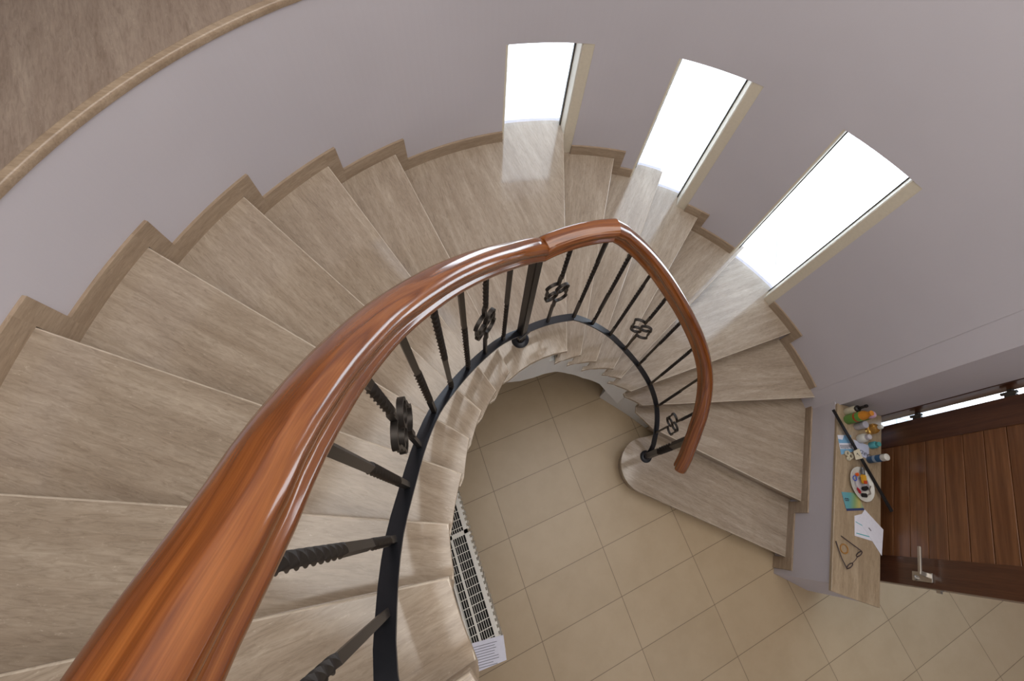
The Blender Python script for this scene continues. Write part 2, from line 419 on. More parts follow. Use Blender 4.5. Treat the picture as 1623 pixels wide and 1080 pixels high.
link('plaster_cheek', prism([(0.083, 0.637), (0.335, 0.585), (0.345, 0.582), (0.526, 0.532), (0.60, 0.60), (0.37, 0.66), (0.35, 0.75), (0.10, 0.75)], 0, [0.49, 0.49, 0.315, 0.315, 0.315, 0.315, 0.49, 0.49]), M['plaster'], stairs)

# stepped travertine skirting along the outer wall
ST = 0.013; SH = 0.085
def skirt_arc(a0, a1, z0, z1):
    bm = bmesh.new(); poly = arc(R - ST, a0, a1, 1.5) + arc(R + 0.004, a1, a0, 1.5)
    add_prism(bm, poly, z0, z1)
    link('skirting', bm, M['skirt_stone'], stairs, (pol(R, (a0 + a1) / 2) + (z0, radians((a0 + a1) / 2 + 90))), smooth=40)
for k in range(3, 16):
    a0 = OUT[k] if k > 3 else 35.5; a1 = OUT[k + 1]; z = k * RR
    da = degrees(SH / R)
    segs = [(a0 - (0.75 * da if k > 3 else 0), a1)]
    brk = []
    for w0, w1 in WIN:
        new = []
        for s0, s1 in segs:
            if w1 <= s0 or w0 >= s1: new.append((s0, s1)); continue
            if s0 < w0: new.append((s0, w0))
            if w1 < s1: new.append((w1, s1))
        segs = new
    for s0, s1 in segs:
        if s1 - s0 < 1.0: continue
        if s0 < a0 - 0.01:   # the drop beside the riser
            skirt_arc(s0, min(s1, a0), (k - 1) * RR, z + SH)
            if s1 > a0 + 0.2: skirt_arc(a0, s1, z, z + SH)
        else: skirt_arc(s0, s1, z, z + SH)
def skirt_box(y0, y1, z0, z1):
    bm = prism([(hwx(y0) - ST, y0), (hwx(y0) + 0.01, y0), (hwx(y1) + 0.01, y1), (hwx(y1) - ST, y1)], z0, z1)
    link('skirting', bm, M['skirt_stone'], stairs, (1.7, (y0 + y1) / 2, z0, pi / 2), )
skirt_box(-0.125, -0.045, 0.0, RR + SH); skirt_box(-0.045, 0.34, RR, RR + SH)
skirt_box(0.26, 0.34, RR + SH, 2 * RR + SH); skirt_box(0.34, 1.07, 2 * RR, 2 * RR + SH)

# ------------------------------------------------------------------ shell: floor, walls, gallery
fl = bmesh.new()
fa = radians(41.62)
fpoly = [(R + 0.08) * Vector((cos(radians(a_)), sin(radians(a_)))) for a_ in range(36, 263, 4)]
add_prism(fl, [(5.3, -4.6), (5.3, 1.2), (1.75, 1.2)] + [tuple(v_) for v_ in fpoly] + [(-0.4, -4.6)], -0.05, 0.0)
# keep the hall floor inside the outer wall line: cut to y < 1.1 right of the pier
o = link('floor', fl, M['tiles'], None, (-0.468, -0.3119, 0.0, fa)); tag(o, 'cream rectangular floor tiles laid diagonally across the hall', 'floor', kind='structure')
bm = bmesh.new(); add_prism(bm, [(-14, -8), (16, -8), (16, 18), (-14, 18)], -0.30, -0.12)
o = link('paving_outside', bm, M['paving']); tag(o, 'sun-bleached pale paving outside the windows', 'paving', kind='structure')

ZT = 5.4
GA0, GA1 = 140.0, 262.0
def wall_bm(a0, a1, ztop):
    bm = bmesh.new()
    brk = set([a0, a1] + [x for wn in WIN for x in wn if a0 < x < a1] + [OUT[k] for k in range(4, 17) if a0 < OUT[k] < a1 and in_win(OUT[k])])
    a = a0
    while a < a1: brk.add(a); a += 1.0
    b = sorted(brk); keep = set(x for wn in WIN for x in wn) | set(OUT[k] for k in range(4, 17) if in_win(OUT[k])) | {a0, a1}
    b = [x for x in b if x in keep or min(abs(x - y_) for y_ in keep) > 0.45]
    for s0, s1 in zip(b, b[1:]):
        m = (s0 + s1) / 2; q = [pol(R, s0), pol(R, s1), pol(RO, s1), pol(RO, s0)]
        if in_win(m):
            add_prism(bm, q, -0.05, tread_z(m) - TH + 0.002); add_prism(bm, q, ZW, ztop)
        else: add_prism(bm, q, -0.05, ztop)
    bmesh.ops.remove_doubles(bm, verts=bm.verts, dist=1e-5)
    # drop doubled internal faces
    seen = {}
    for f in bm.faces:
        key = tuple(sorted(v.index for v in f.verts)); seen.setdefault(key, []).append(f)
    bm.verts.index_update()
    seen = {}
    for f in bm.faces: seen.setdefault(tuple(sorted(v.index for v in f.verts)), []).append(f)
    bmesh.ops.delete(bm, geom=[f for v in seen.values() if len(v) > 1 for f in v], context='FACES_ONLY')
    return bm
A_C = 34.7
tag(link('wall_curved', wall_bm(A_C, GA0, ZT), M['wall']), 'tall curved lilac-grey stair wall with three slot windows', 'wall', kind='structure')
tag(link('wall_lower_curved', wall_bm(GA0, GA1, 2.8 - 0.03), M['wall']), 'curved lilac-grey wall under the gallery floor edge', 'wall', kind='structure')
# gallery floor with a paler bullnose edge
bm = bmesh.new(); add_prism(bm, arc(R + 0.02, GA0, 216, 2) + arc(5.2, 216, GA0, 4), 2.62, 2.8)
tag(link('floor_upper', bm, M['gallery_stone'], None, (-2.5, 1.2, 2.8, radians(134))), 'darker travertine gallery floor above the curved wall', 'floor', kind='structure')
bm = bmesh.new(); aa = arc(R + 0.001, GA0, 217, 2)
prof = [(-0.02, -0.03), (0.008, -0.03), (0.011, -0.015), (0.009, -0.003), (0.004, 0.001), (-0.010, 0.001), (-0.013, 0.003), (-0.016, 0.003), (-0.018, 0.0)]
add_sweep(bm, [(x, y, 2.8) for x, y in aa], [(-a, b) for a, b in prof][::-1])
tag(link('trim_gallery', bm, M['skirt_stone'], None, (0, 0, 2.8, 0.4), smooth=50), 'pale rounded stone nosing on the gallery edge', 'trim', kind='structure')

# pier, reveal and door wall
PIER = [(1.634, 1.131), (1.722, 1.010), (1.742, 1.027), (2.055, 1.050), (2.055, 1.30), (1.80, 1.42), (1.70, 1.20)]
tag(link('wall_pier', prism(PIER, -0.05, ZT), M['wall']), 'lilac-grey pier between the curved wall and the front door', 'wall', kind='structure')
bm = bmesh.new(); add_box(bm, (2.60, 1.175, 3.80), (1.09, 0.25, 3.2)); add_box(bm, (4.25, 1.175, 2.675), (2.2, 0.25, 5.45))
tag(link('wall_back', bm, M['wall']), 'lilac-grey wall around the front doorway', 'wall', kind='structure')
tag(link('wall_right', box((5.3, -1.6, 2.7), (0.12, 5.6, 5.4)), M['wall']), 'plain lilac-grey wall on the far right of the hall', 'wall', kind='structure')
tag(link('ceiling', prism([(-6, -4.6), (5.4, -4.6), (5.4, 1.3)] + arc(RO + 0.02, 37, 142, 5) + [(-6, 3.3)], ZT, ZT + 0.1), M['ceil']), 'white ceiling over the stair hall', 'ceiling', kind='structure')

ga = Vector(pol(RO - 0.02, 140)); gb = Vector((-6.0, 3.25)); gn = Vector((-(gb - ga).y, (gb - ga).x)).normalized() * -0.1
tag(link('wall_gallery', prism([tuple(ga), tuple(gb), tuple(gb + gn), tuple(ga + gn)], 0, ZT), M['wall']), 'wall at the back of the gallery', 'wall', kind='structure')
tag(link('wall_left', box((-6.05, -0.65, 2.7), (0.1, 7.9, 5.4)), M['wall']), 'wall on the far left behind the gallery', 'wall', kind='structure')
tag(link('wall_front', box((-0.35, -4.65, 2.7), (11.4, 0.1, 5.4)), M['wall']), 'wall on the near side of the hall', 'wall', kind='structure')
# half wall with its stone ledge
hw = [(1.700, 1.05), (1.752, -0.160), (2.028, -0.19), (2.04, 1.05)]
tag(link('wall_half', prism(hw, 0, 0.722), M['wall']), 'low lilac-grey wall between the bottom steps and the door', 'wall', kind='structure')
tag(link('ledge_slab', prism([(1.704, 1.018), (1.730, -0.205), (2.057, -0.200), (2.055, 1.047)], 0.722, 0.750, 0.003), M['shelf_stone'], None, (1.88, 0.4, 0.75, radians(91))),
    'long travertine ledge slab capping the low wall beside the door', 'ledge')

# wall under the upper flight, behind the radiator
ru = Vector((0.667, -0.745)).normalized(); rn = Vector((0.745, 0.667)).normalized(); r0 = Vector((-0.405, -0.735))
p = r0 - rn * 0.215
q = [p - ru * 0.62, p + ru * 0.75, p + ru * 0.75 - rn * 0.1, p - ru * 0.62 - rn * 0.1]
tag(link('wall_under_stairs', prism([tuple(x) for x in q], 0, 1.85), M['wall']), 'short wall under the upper flight carrying the radiator', 'wall', kind='structure')

# ------------------------------------------------------------------ windows
for i, (a0, a1) in enumerate(WIN):
    names = ['first', 'middle', 'last']
    wn = tag(empty('window_%d' % (i + 1), (0, 0, 0)), ['slot window nearest the half landing', 'middle slot window of the curved wall', 'slot window nearest the front door'][i], 'window', kind='structure')
    def zb(a): return tread_z(a)
    bp = sorted([a0, a1] + [OUT[k] for k in OUT if a0 < OUT[k] < a1])
    # reveal linings in cream, both sides
    LW = {1: (2.05, 2.35), -1: (0.5, 0.9)}      # width of the lining at the wall face and at the glass, degrees
    for s, a in ((1, a0), (-1, a1)):   # reveal linings
        z = zb(a + 0.1 * s); w0, w1 = LW[s]
        bm = bmesh.new(); add_prism(bm, [pol(R + 0.002, a), pol(RG + 0.03, a), pol(RG + 0.03, a + w1 * s), pol(RG - 0.004, a + w1 * s), pol(R + 0.012, a + w0 * s), pol(R + 0.004, a + (w0 - 0.2) * s)], z - 0.001, ZW)
        link('window_lining', bm, M['cream'], wn)
    bm = bmesh.new()
    for s, a in ((1, a0), (-1, a1)):
        c = a + s * (LW[s][1] + 0.02); e = c + s * degrees(0.006 / R)
        add_prism(bm, [pol(RG - 0.012, c), pol(RG + 0.012, c), pol(RG + 0.012, e), pol(RG - 0.012, e)], zb(a + s * 0.1), ZW)
    link('window_gasket', bm, M['dark'], wn)
    bm = bmesh.new()
    ang = a0
    for b0, b1 in zip(bp, bp[1:]):
        n = max(1, int((b1 - b0) / 2)); zz = zb((b0 + b1) / 2)
        for j in range(n):
            u0 = b0 + (b1 - b0) * j / n; u1 = b0 + (b1 - b0) * (j + 1) / n
            f = [pol(RG, u0) + (zz,), pol(RG, u1) + (zz,), pol(RG, u1) + (ZW,), pol(RG, u0) + (ZW,)]
            bm.faces.new([bm.verts.new(x) for x in f])
    link('glass_pane', bm, M['glass'], wn, smooth=30)

# ------------------------------------------------------------------ balustrade
# (angle, radius, height of the strip, height of the rail underside) along the balustrade
LOW = np.array([(27.6, .607, .25, 1.030), (39.4, .657, .425, 1.205), (52.5, .690, .610, 1.402), (65.1, .686, .800, 1.592), (78, .671, .980, 1.775), (90.6, .655, 1.168, 1.965), (102.7, .655, 1.340, 2.140), (115.3, .652, 1.515, 2.325), (127.8, .650, 1.690, 2.500)])
UPP = np.array([(127.8, .650, 1.690, 2.500), (139.8, .676, 1.692, 2.495), (151.8, .702, 1.696, 2.490), (162.3, .713, 1.825, 2.600), (173.5, .717, 1.985, 2.750), (183.3, .732, 2.127, 2.885), (192.2, .756, 2.262, 3.010), (200.5, .786, 2.396, 3.130),
                (209.2, .814, 2.535, 3.268), (216.8, .842, 2.663, 3.395), (224.2, .880, 2.802, 3.515), (231.5, .914, 2.940, 3.625), (236.5, .938, 3.025, 3.690), (250, .99, 3.10, 3.730), (264, 1.03, 3.12, 3.740)])
def crom(T, a, c):
    """monotone-ish Catmull-Rom through a table column"""
    x = T[:, 0]; y = T[:, c]; i = int(np.clip(np.searchsorted(x, a) - 1, 0, len(x) - 2))
    def sl(k):
        if k <= 0: return (y[1] - y[0]) / (x[1] - x[0])
        if k >= len(x) - 1: return (y[-1] - y[-2]) / (x[-1] - x[-2])
        return (y[k + 1] - y[k - 1]) / (x[k + 1] - x[k - 1])
    h = x[i + 1] - x[i]; t = (a - x[i]) / h; m0, m1 = sl(i) * h, sl(i + 1) * h
    return float((2 * t ** 3 - 3 * t ** 2 + 1) * y[i] + (t ** 3 - 2 * t ** 2 + t) * m0 + (-2 * t ** 3 + 3 * t ** 2) * y[i + 1] + (t ** 3 - t ** 2) * m1)
MID = UPP[:3]; UP2 = UPP[2:]
def seg(a): return LOW if a <= 127.8 else (MID if a <= 151.8 else UP2)
def rb_(a): return crom(LOW if a <= 127.8 else UPP, a, 1)
def zs(a): return crom(seg(a), a, 2)
def zu(a): return crom(seg(a), a, 3)
railing = tag(empty('stair_railing', (0, 0, 0)), 'varnished wooden handrail on black wrought iron balusters around the stair well', 'railing')
_h = [(.022, 0), (.035, .002), (.0405, .007), (.0415, .013), (.0395, .019), (.035, .0225), (.0325, .028), (.0330, .034), (.0365, .038), (.0385, .044), (.0365, .053), (.030, .062), (.018, .0685), (.006, .0710)]
prof = [(x_, z_) for x_, z_ in _h] + [(-x_, z_) for x_, z_ in _h[::-1]]
RH = 0.045
DRA = ([27, 128, 166, 187, 201, 210, 217, 222, 225, 227, 235, 250, 265], [.008, .004, -.004, .012, .020, .025, .025, .019, .025, .032, .055, .08, .08])
def railpt(a, dz=RH): return pol(rb_(a) + float(np.interp(a, *DRA)), a, zu(a) + dz)
def railseg(angs, extra=None):
    pts = [railpt(a) for a in angs]
    if extra: pts = extra + pts
    return pts
up_pts = [railpt(a) for a in np.linspace(151.8, 262, 51)]
mid_pts = [railpt(a) for a in np.linspace(127.8, 151.8, 11)]
low_pts = [railpt(a) for a in np.linspace(33.5, 127.8, 36)]
end_pts = [(0.562, 0.148, 0.952), (0.562, 0.180, 0.985), (0.559, 0.215, 1.020), (0.553, 0.250, 1.056), (0.548, 0.285, 1.092), (0.543, 0.320, 1.128)]
mitre = lambda A_, B_: ((Vector(A_[-1]) - Vector(A_[-2])).normalized() + (Vector(B_[1]) - Vector(B_[0])).normalized()).normalized()
mt1, mt2 = mitre(low_pts, mid_pts), mitre(mid_pts, up_pts)
for nm, pts, ts, te in (('handrail', up_pts, mt2, None), ('handrail', mid_pts, mt1, mt2), ('handrail', end_pts + low_pts, None, mt1)):
    bm = bmesh.new(); rings = add_sweep(bm, pts, prof, ts=ts, te=te)
    if pts[0] == end_pts[0]:
        # rounded end of the rail
        c = Vector(pts[0]) + Vector((0, 0, 0.035)); t = (Vector(pts[0]) - Vector(pts[1])).normalized()
        prev = rings[0]; f0 = [f for f in bm.faces if set(f.verts) == set(prev)]
        bmesh.ops.delete(bm, geom=f0, context='FACES_ONLY')
        for sc_, sh in ((0.93, 0.010), (0.75, 0.018), (0.45, 0.023)):
            nr = [bm.verts.new(c + (v.co - c) * 1.0) for v in rings[0]]
            for v_, s_ in zip(nr, rings[0]): v_.co = c + (s_.co - c) * sc_ + t * sh
            for j in range(len(nr)): bm.faces.new((prev[j], prev[(j + 1) % len(nr)], nr[(j + 1) % len(nr)], nr[j]))
            prev = nr
        bm.faces.new(prev)
    link(nm, bm, M['rail_wood'], railing, smooth=35)

# flat iron strip below the balusters
def strippt(a): return pol(rb_(a), a, zs(a))
s_prof = rect(0.038, 0.008)
bm = bmesh.new(); add_sweep(bm, [strippt(a) for a in np.linspace(152.6, 262, 44)], s_prof); link('bottom_strip', bm, M['strip_iron'], railing, smooth=40)
bm = bmesh.new(); add_sweep(bm, [strippt(a) for a in np.linspace(127.8, 151.0, 9)], s_prof, ts=mt1); link('bottom_strip', bm, M['strip_iron'], railing, smooth=40)
bm = bmesh.new(); add_sweep(bm, [(0.541, 0.292, 0.232), (0.545, 0.322, 0.272), (0.538, 0.356, 0.322)] + [strippt(a) for a in np.linspace(39.4, 127.8, 32)], s_prof, te=mt1); link('bottom_strip', bm, M['strip_iron'], railing, smooth=40)

def twisted_bar(bm, x, y, z0, z1, wd, twists, rz, pitch=0.03):
    """square bar whose section turns within the given z fractions"""
    h = z1 - z0; n = max(8, int(h / 0.004)); ang = 0.0; prev = None
    zs = [0.0]; 
    cuts = sorted(set([0.0, 1.0] + [t for tw in twists for t in tw]))
    zs = []
    for c0, c1 in zip(cuts, cuts[1:]):
        tw = any(t0 <= (c0 + c1) / 2 <= t1 for t0, t1 in twists)
        m = max(1, int((c1 - c0) * h / 0.0045)) if tw else 1
        for i in range(m): zs.append((c0 + (c1 - c0) * i / m, tw, (c1 - c0) / m))
    zs.append((1.0, False, 0))
    for f, tw, step in zs:
        z = z0 + f * h; rr_ = wd / 2 * sqrt(2) * (1.03 if tw else 1.0)
        ring = [bm.verts.new((x + rr_ * cos(rz + ang + pi / 4 + i * pi / 2), y + rr_ * sin(rz + ang + pi / 4 + i * pi / 2), z)) for i in range(4)]
        if prev:
            for i in range(4): bm.faces.new((prev[i], prev[(i + 1) % 4], ring[(i + 1) % 4], ring[i]))
        else: bm.faces.new(ring[::-1])
        prev = ring
        if tw: ang += step * h / pitch * pi / 2
    bm.faces.new(prev)

def scroll_bm(x, y, zc, ad, s=1.0):
    """two hooked scrolls turned about each other, in the plane of the railing"""
    bm = bmesh.new(); t = Vector((-sin(radians(ad)), cos(radians(ad)), 0)); nrm = Vector((cos(radians(ad)), sin(radians(ad)), 0))
    base = [(0, 0.150), (0, 0.110), (0, 0.090)] + [(0.030 + 0.030 * cos(radians(q_)), 0.075 + 0.026 * sin(radians(q_))) for q_ in range(170, -31, -20)] + [(0.052, 0.046), (0.052, 0.028), (0.054, 0.006)]
    c = (0.020, -0.032); r0_ = 0.035
    for i in range(20):
        a = radians(38 - i * 20); rr_ = r0_ - i * 0.0006
        base.append((c[0] + rr_ * cos(a), c[1] + 1.15 * rr_ * sin(a)))
    for sg in (1, -1):
        pts = [Vector((x, y, zc)) + t * (u * sg * s) + Vector((0, 0, v * sg * s)) + nrm * (0.004 * sg) for u, v in base]
        rings = []
        n = len(pts)
        for i, p in enumerate(pts):
            tg = (pts[min(n - 1, i + 1)] - pts[max(0, i - 1)]).normalized(); sd = tg.cross(nrm).normalized()
            hw_, ht = 0.0072, 0.0042 if i > 2 else 0.0062
            rings.append([bm.verts.new(p + nrm * a * hw_ + sd * b * ht) for a, b in ((-1, -1), (1, -1), (1, 1), (-1, 1))])
        for A, B in zip(rings, rings[1:]):
            for j in range(4): bm.faces.new((A[j], A[(j + 1) % 4], B[(j + 1) % 4], B[j]))
        bm.faces.new(rings[0][::-1]); bm.faces.new(rings[-1])
    return bm

BAL = [(39.4, 's', []), (52.5, 'p', [(0.1, 0.6)]), (65.1, 'p', [(0.3, 0.9)]), (78.0, 'p', [(0.55, 0.95), (0.1, 0.2)]), (90.6, 's', []),
       (102.7, 'p', [(0.15, 0.85)]), (115.3, 'p', [(0.5, 0.95), (0.1, 0.25)]), (127.6, 'p', [(0.25, 0.75)]), (139.8, 's', []),
       (162.3, 'p', [(0.08, 0.55)]), (173.5, 's', []), (183.3, 'p', [(0.06, 0.60)]), (192.2, 'p', [(0.05, 0.14), (0.46, 0.95)]), (200.5, 'p', [(0.22, 0.62)]),
       (209.2, 's', []), (216.8, 'p', [(0.22, 0.62)]), (224.2, 'p', [(0.1, 0.34), (0.60, 0.97)]), (231.5, 'p', [(0.50, 0.93)]), (239.5, 's', []), (247, 'p', [(0.2, 0.6)])]
for a, kind, tw in BAL:
    r_ = rb_(a); x, y = pol(r_, a); z0 = zs(a) + 0.002; z1 = zu(a) + RH + 0.004
    rz = radians(a); bm = bmesh.new()
    if kind == 'p':
        twisted_bar(bm, x, y, z0, z1, 0.0145, tw, rz)
        link('baluster', bm, M['iron'], railing)
    else:
        zc = z0 + 0.44 * (z1 - z0); hs = 0.148
        tr = empty('baluster', (x, y, z0)); WM[tr.name] = Matrix.Translation((x, y, z0)); tr.parent = railing
        twisted_bar(bm, x, y, z0, zc - hs, 0.0130, [], rz); link('lower_bar', bm, M['iron'], tr)
        bm = bmesh.new(); twisted_bar(bm, x, y, zc + hs, z1, 0.0145, [(0.10, 0.8)], rz); link('upper_bar', bm, M['iron'], tr)
        link('scroll', scroll_bm(x, y, zc, a), M['iron'], tr, smooth=40)
# landing post
a = 151.8; x, y = pol(rb_(a), a); rz = radians(a)
bm = bmesh.new(); add_box(bm, (0, 0, 0), (1, 1, 1), Matrix.Translation((x, y, (1.60 + zu(a) + RH) / 2)) @ Matrix.Rotation(rz, 4, 'Z') @ Matrix.Diagonal((0.040, 0.040, zu(a) + RH - 1.60, 1)))
bmesh.ops.bevel(bm, geom=bm.edges[:], offset=0.004, segments=2, affect='EDGES')
post = link('landing_post', bm, M['iron'], railing)
def flange(x, y, z, R_, par):
    link('base_flange', lathe([(0, 0), (R_, 0), (R_, 0.006), (R_ * 0.8, 0.013), (R_ * 0.5, 0.016), (R_ * 0.46, 0.03), (0, 0.03)], 28, Matrix.Translation((x, y, z))), M['strip_iron'], par, smooth=35)
flange(x, y, 9 * RR, 0.046, post)
bm = bmesh.new(); add_box(bm, (0, 0, 0), (1, 1, 1), Matrix.Translation((x, y, zs(a))) @ Matrix.Rotation(rz, 4, 'Z') @ Matrix.Diagonal((0.05, 0.07, 0.03, 1)))
link('strip_clamp', bm, M['strip_iron'], post)
# newel at the foot
x, y = 0.5405, 0.280; bm = bmesh.new()
twisted_bar(bm, x, y, RR + 0.02, 1.10, 0.036, [(0.35, 0.66)], 0.3, 0.05)
nw = link('newel_post', bm, M['iron'], railing); flange(x, y, RR, 0.046, nw)
link('newel_collar', lathe([(0, 0), (0.024, 0), (0.028, 0.012), (0.024, 0.024), (0, 0.024)], 20, Matrix.Translation((x, y, RR + 0.045))), M['strip_iron'], nw, smooth=35)

# ------------------------------------------------------------------ front door leaf, standing open
door = tag(empty('door_1', (2.12, 0.48, 0)), 'open wooden front door leaf with horizontal boards and steel lever', 'door', kind='structure')
X0, X1 = 2.12, 2.165; Y0, Y1 = -0.035, 1.003; ZD = 2.12
def dbox(name, y0, y1, z0, z1, mat, x0=X0, x1=X1, bev=0.002, vert=False, par=door):
    bm = bmesh.new(); add_box(bm, ((x0 + x1) / 2, (y0 + y1) / 2, (z0 + z1) / 2), (x1 - x0, y1 - y0, z1 - z0))
    if bev: bmesh.ops.bevel(bm, geom=bm.edges[:], offset=bev, segments=1, affect='EDGES')
    return link(name, bm, mat, par)
def woodz(name, cols, axis, rough=0.3):
    m = NT(name); sc3 = {'y': (12, 0.55, 12), 'z': (12, 12, 0.55)}[axis]
    v = m.coords('Object', scale=sc3)
    a_ = m.n('ShaderNodeTexNoise'); a_.inputs['Scale'].default_value = 1.7; a_.inputs['Detail'].default_value = 4; a_.inputs['Distortion'].default_value = 0.3; m.l(v, a_.inputs['Vector'])
    mu = m.n('ShaderNodeMath', operation='MULTIPLY'); mu.inputs[1].default_value = 5; m.l(a_.outputs[0], mu.inputs[0])
    pp = m.n('ShaderNodeMath', operation='PINGPONG'); pp.inputs[1].default_value = 1; m.l(mu.outputs[0], pp.inputs[0])
    c1 = m.ramp(pp.outputs[0], [(0, cols[0]), (0.5, cols[1]), (1, cols[2])])
    b_ = m.n('ShaderNodeTexNoise'); b_.inputs['Scale'].default_value = 16; b_.inputs['Detail'].default_value = 5; m.l(v, b_.inputs['Vector'])
    c2 = m.ramp(b_.outputs[0], [(0.35, (0.75, 0.72, 0.7, 1)), (0.6, (1, 1, 1, 1))])
    m.l(m.mix(0.8, c1, c2, 'MULTIPLY'), m.b.inputs['Base Color']); m.b.inputs['Roughness'].default_value = rough
    m.b.inputs['Coat Weight'].default_value = 0.25; m.b.inputs['Coat Roughness'].default_value = 0.15
    return m.m
M['board'] = woodz('door_board_grain', (srgb(110, 68, 40), srgb(124, 80, 49), srgb(138, 92, 58)), 'y')
M['stile'] = woodz('door_stile_grain', (srgb(78, 46, 30), srgb(88, 53, 35), srgb(98, 61, 40)), 'z')
dbox('door_stile', 0.834, Y1, 0.012, ZD, M['stile']); dbox('door_stile', Y0, 0.122, 0.012, ZD, M['stile'])
dbox('door_rail', 0.122, 0.834, 0.012, 0.19, M['board']); dbox('door_rail', 0.122, 0.834, ZD - 0.14, ZD, M['board'])
z = 0.192
while z < ZD - 0.15:
    z2 = min(z + 0.1455, ZD - 0.142)
    dbox('door_board', 0.118, 0.838, z + 0.003, z2 - 0.003, M['board'], X0 + 0.007, X1 - 0.007, 0.0012); z = z2 + 0.001
dbox('door_backing', 0.11, 0.845, 0.17, ZD - 0.12, M['gap_shade'], X0 + 0.017, X1 - 0.017, 0)
bm = bmesh.new(); add_box(bm, (X0 - 0.005, 0.018, 1.03), (0.010, 0.05, 0.155)); bmesh.ops.bevel(bm, geom=bm.edges[:], offset=0.002, segments=1, affect='EDGES')
hd = link('door_handle', bm, M['steel'], door)
bm = bmesh.new(); add_box(bm, (X0 - 0.035, 0.028, 1.075), (0.06, 0.022, 0.022)); add_box(bm, (X0 - 0.058, 0.095, 1.075), (0.012, 0.15, 0.024)); bmesh.ops.bevel(bm, geom=bm.edges[:], offset=0.003, segments=2, affect='EDGES')
link('lever', bm, M['steel'], hd)
link('lock_knob', lathe([(0, 0), (0.014, 0), (0.014, 0.012), (0.010, 0.016), (0, 0.016)], 20, Matrix.Translation((X0 - 0.01, 0.008, 0.985)) @ Matrix.Rotation(-pi / 2, 4, 'Y')), M['steel'], hd, smooth=40)
bm = bmesh.new(); add_box(bm, ((X0 + X1) / 2, Y0 - 0.001, 1.05), (0.022, 0.003, 0.20)); add_box(bm, ((X0 + X1) / 2, Y0 - 0.008, 1.12), (0.014, 0.016, 0.03))
link('lock_plate', bm, M['steel'], door)
for zz in (0.30, 1.012, 1.71):
    bm = bmesh.new(); add_lathe(bm, [(0, -0.05), (0.009, -0.05), (0.009, 0.05), (0, 0.05)], 16, Matrix.Translation((X0 - 0.004, 1.020, zz)))
    add_box(bm, (X0 + 0.008, 1.008, zz), (0.02, 0.014, 0.07)); add_box(bm, (X0 + 0.008, 1.033, zz), (0.02, 0.022, 0.03))
    link('hinge', bm, M['dark'], door, smooth=40)
# door frame fixed to the wall
fr = tag(empty('door_frame', (2.1, 1.1, 0)), 'dark wooden frame around the front doorway', 'door frame', kind='structure')
bm = bmesh.new(); add_box(bm, (2.097, 1.165, 1.075), (0.080, 0.24, 2.15)); link('frame_post', bm, M['stile'], fr)
bm = bmesh.new(); add_box(bm, (3.12, 1.165, 1.075), (0.06, 0.24, 2.15)); link('frame_post', bm, M['stile'], fr)
bm = bmesh.new(); add_box(bm, (2.60, 1.165, 2.175), (1.08, 0.24, 0.05)); link('frame_head', bm, M['stile'], fr)

# ------------------------------------------------------------------ radiator
rad = tag(empty('panel_radiator', (r0.x, r0.y, 0.0), atan2(ru.y, ru.x)), 'white panel radiator with a slatted top below the upper flight', 'radiator')
def rloc(u, v, z): 
    p = r0 + ru * u - rn * v; return (p.x, p.y, z)
def rbox(bm, u0, u1, v0, v1, z0, z1):
    p = r0 + ru * (u0 + u1) / 2 - rn * (v0 + v1) / 2
    add_box(bm, (0, 0, 0), (1, 1, 1), Matrix.Translation((p.x, p.y, (z0 + z1) / 2)) @ Matrix.Rotation(atan2(ru.y, ru.x), 4, 'Z') @ Matrix.Diagonal((u1 - u0, v1 - v0, z1 - z0, 1)))
U0, U1, D, ZR = -0.50, 0.475, 0.165, 0.60
bm = bmesh.new()
rbox(bm, U0, U1, 0.0, 0.012, 0.12, ZR)
u = U0 + 0.02
while u < U1 - 0.02:
    rbox(bm, u, u + 0.016, -0.009, 0.002, 0.15, ZR - 0.012); u += 0.0333
link('front_panel', bm, M['white_metal'], rad)
bm = bmesh.new(); rbox(bm, U0, U1, D - 0.012, D, 0.12, ZR); link('back_panel', bm, M['white_metal'], rad)
bm = bmesh.new(); rbox(bm, U0 + .01, U1 - .01, 0.015, D - 0.015, 0.14, ZR - 0.035); link('shade_core', bm, M['gap_shade'], rad)  # black block standing in for the shade between the grille slats
bm = bmesh.new()
for v0, v1 in ((0.0, 0.024), (0.098, 0.112), (D - 0.010, D)): rbox(bm, U0, U1, v0, v1, ZR - 0.010, ZR + 0.002)
u = U0
while u <= U1:
    rbox(bm, u - 0.002, u + 0.002, 0.0, D, ZR - 0.006, ZR + 0.001); u += 0.046
v = 0.033
for v in (0.037, 0.050, 0.063, 0.076, 0.089, 0.123, 0.136, 0.149): rbox(bm, U0, U1, v - 0.0013, v + 0.0013, ZR - 0.010, ZR)
rbox(bm, -0.022 - .18, 0.0 - .18, 0.0, D, ZR - 0.004, ZR + 0.002)
rbox(bm, U0, U0 + 0.006, 0, D, 0.14, ZR); rbox(bm, U1 - 0.006, U1, 0, D, 0.14, ZR)
link('top_grille', bm, M['white_metal'], rad)
for uu in (U0 + 0.1, U1 - 0.1):
    bm = bmesh.new(); rbox(bm, uu - 0.015, uu + 0.015, 0.01, D, 0.0, 0.14); link('foot', bm, M['white_metal'], rad)
M['paper'] = plain('white_paper', srgb(226, 226, 238), 0.7)
M['ink'] = plain('grey_print', srgb(120, 120, 130), 0.8)

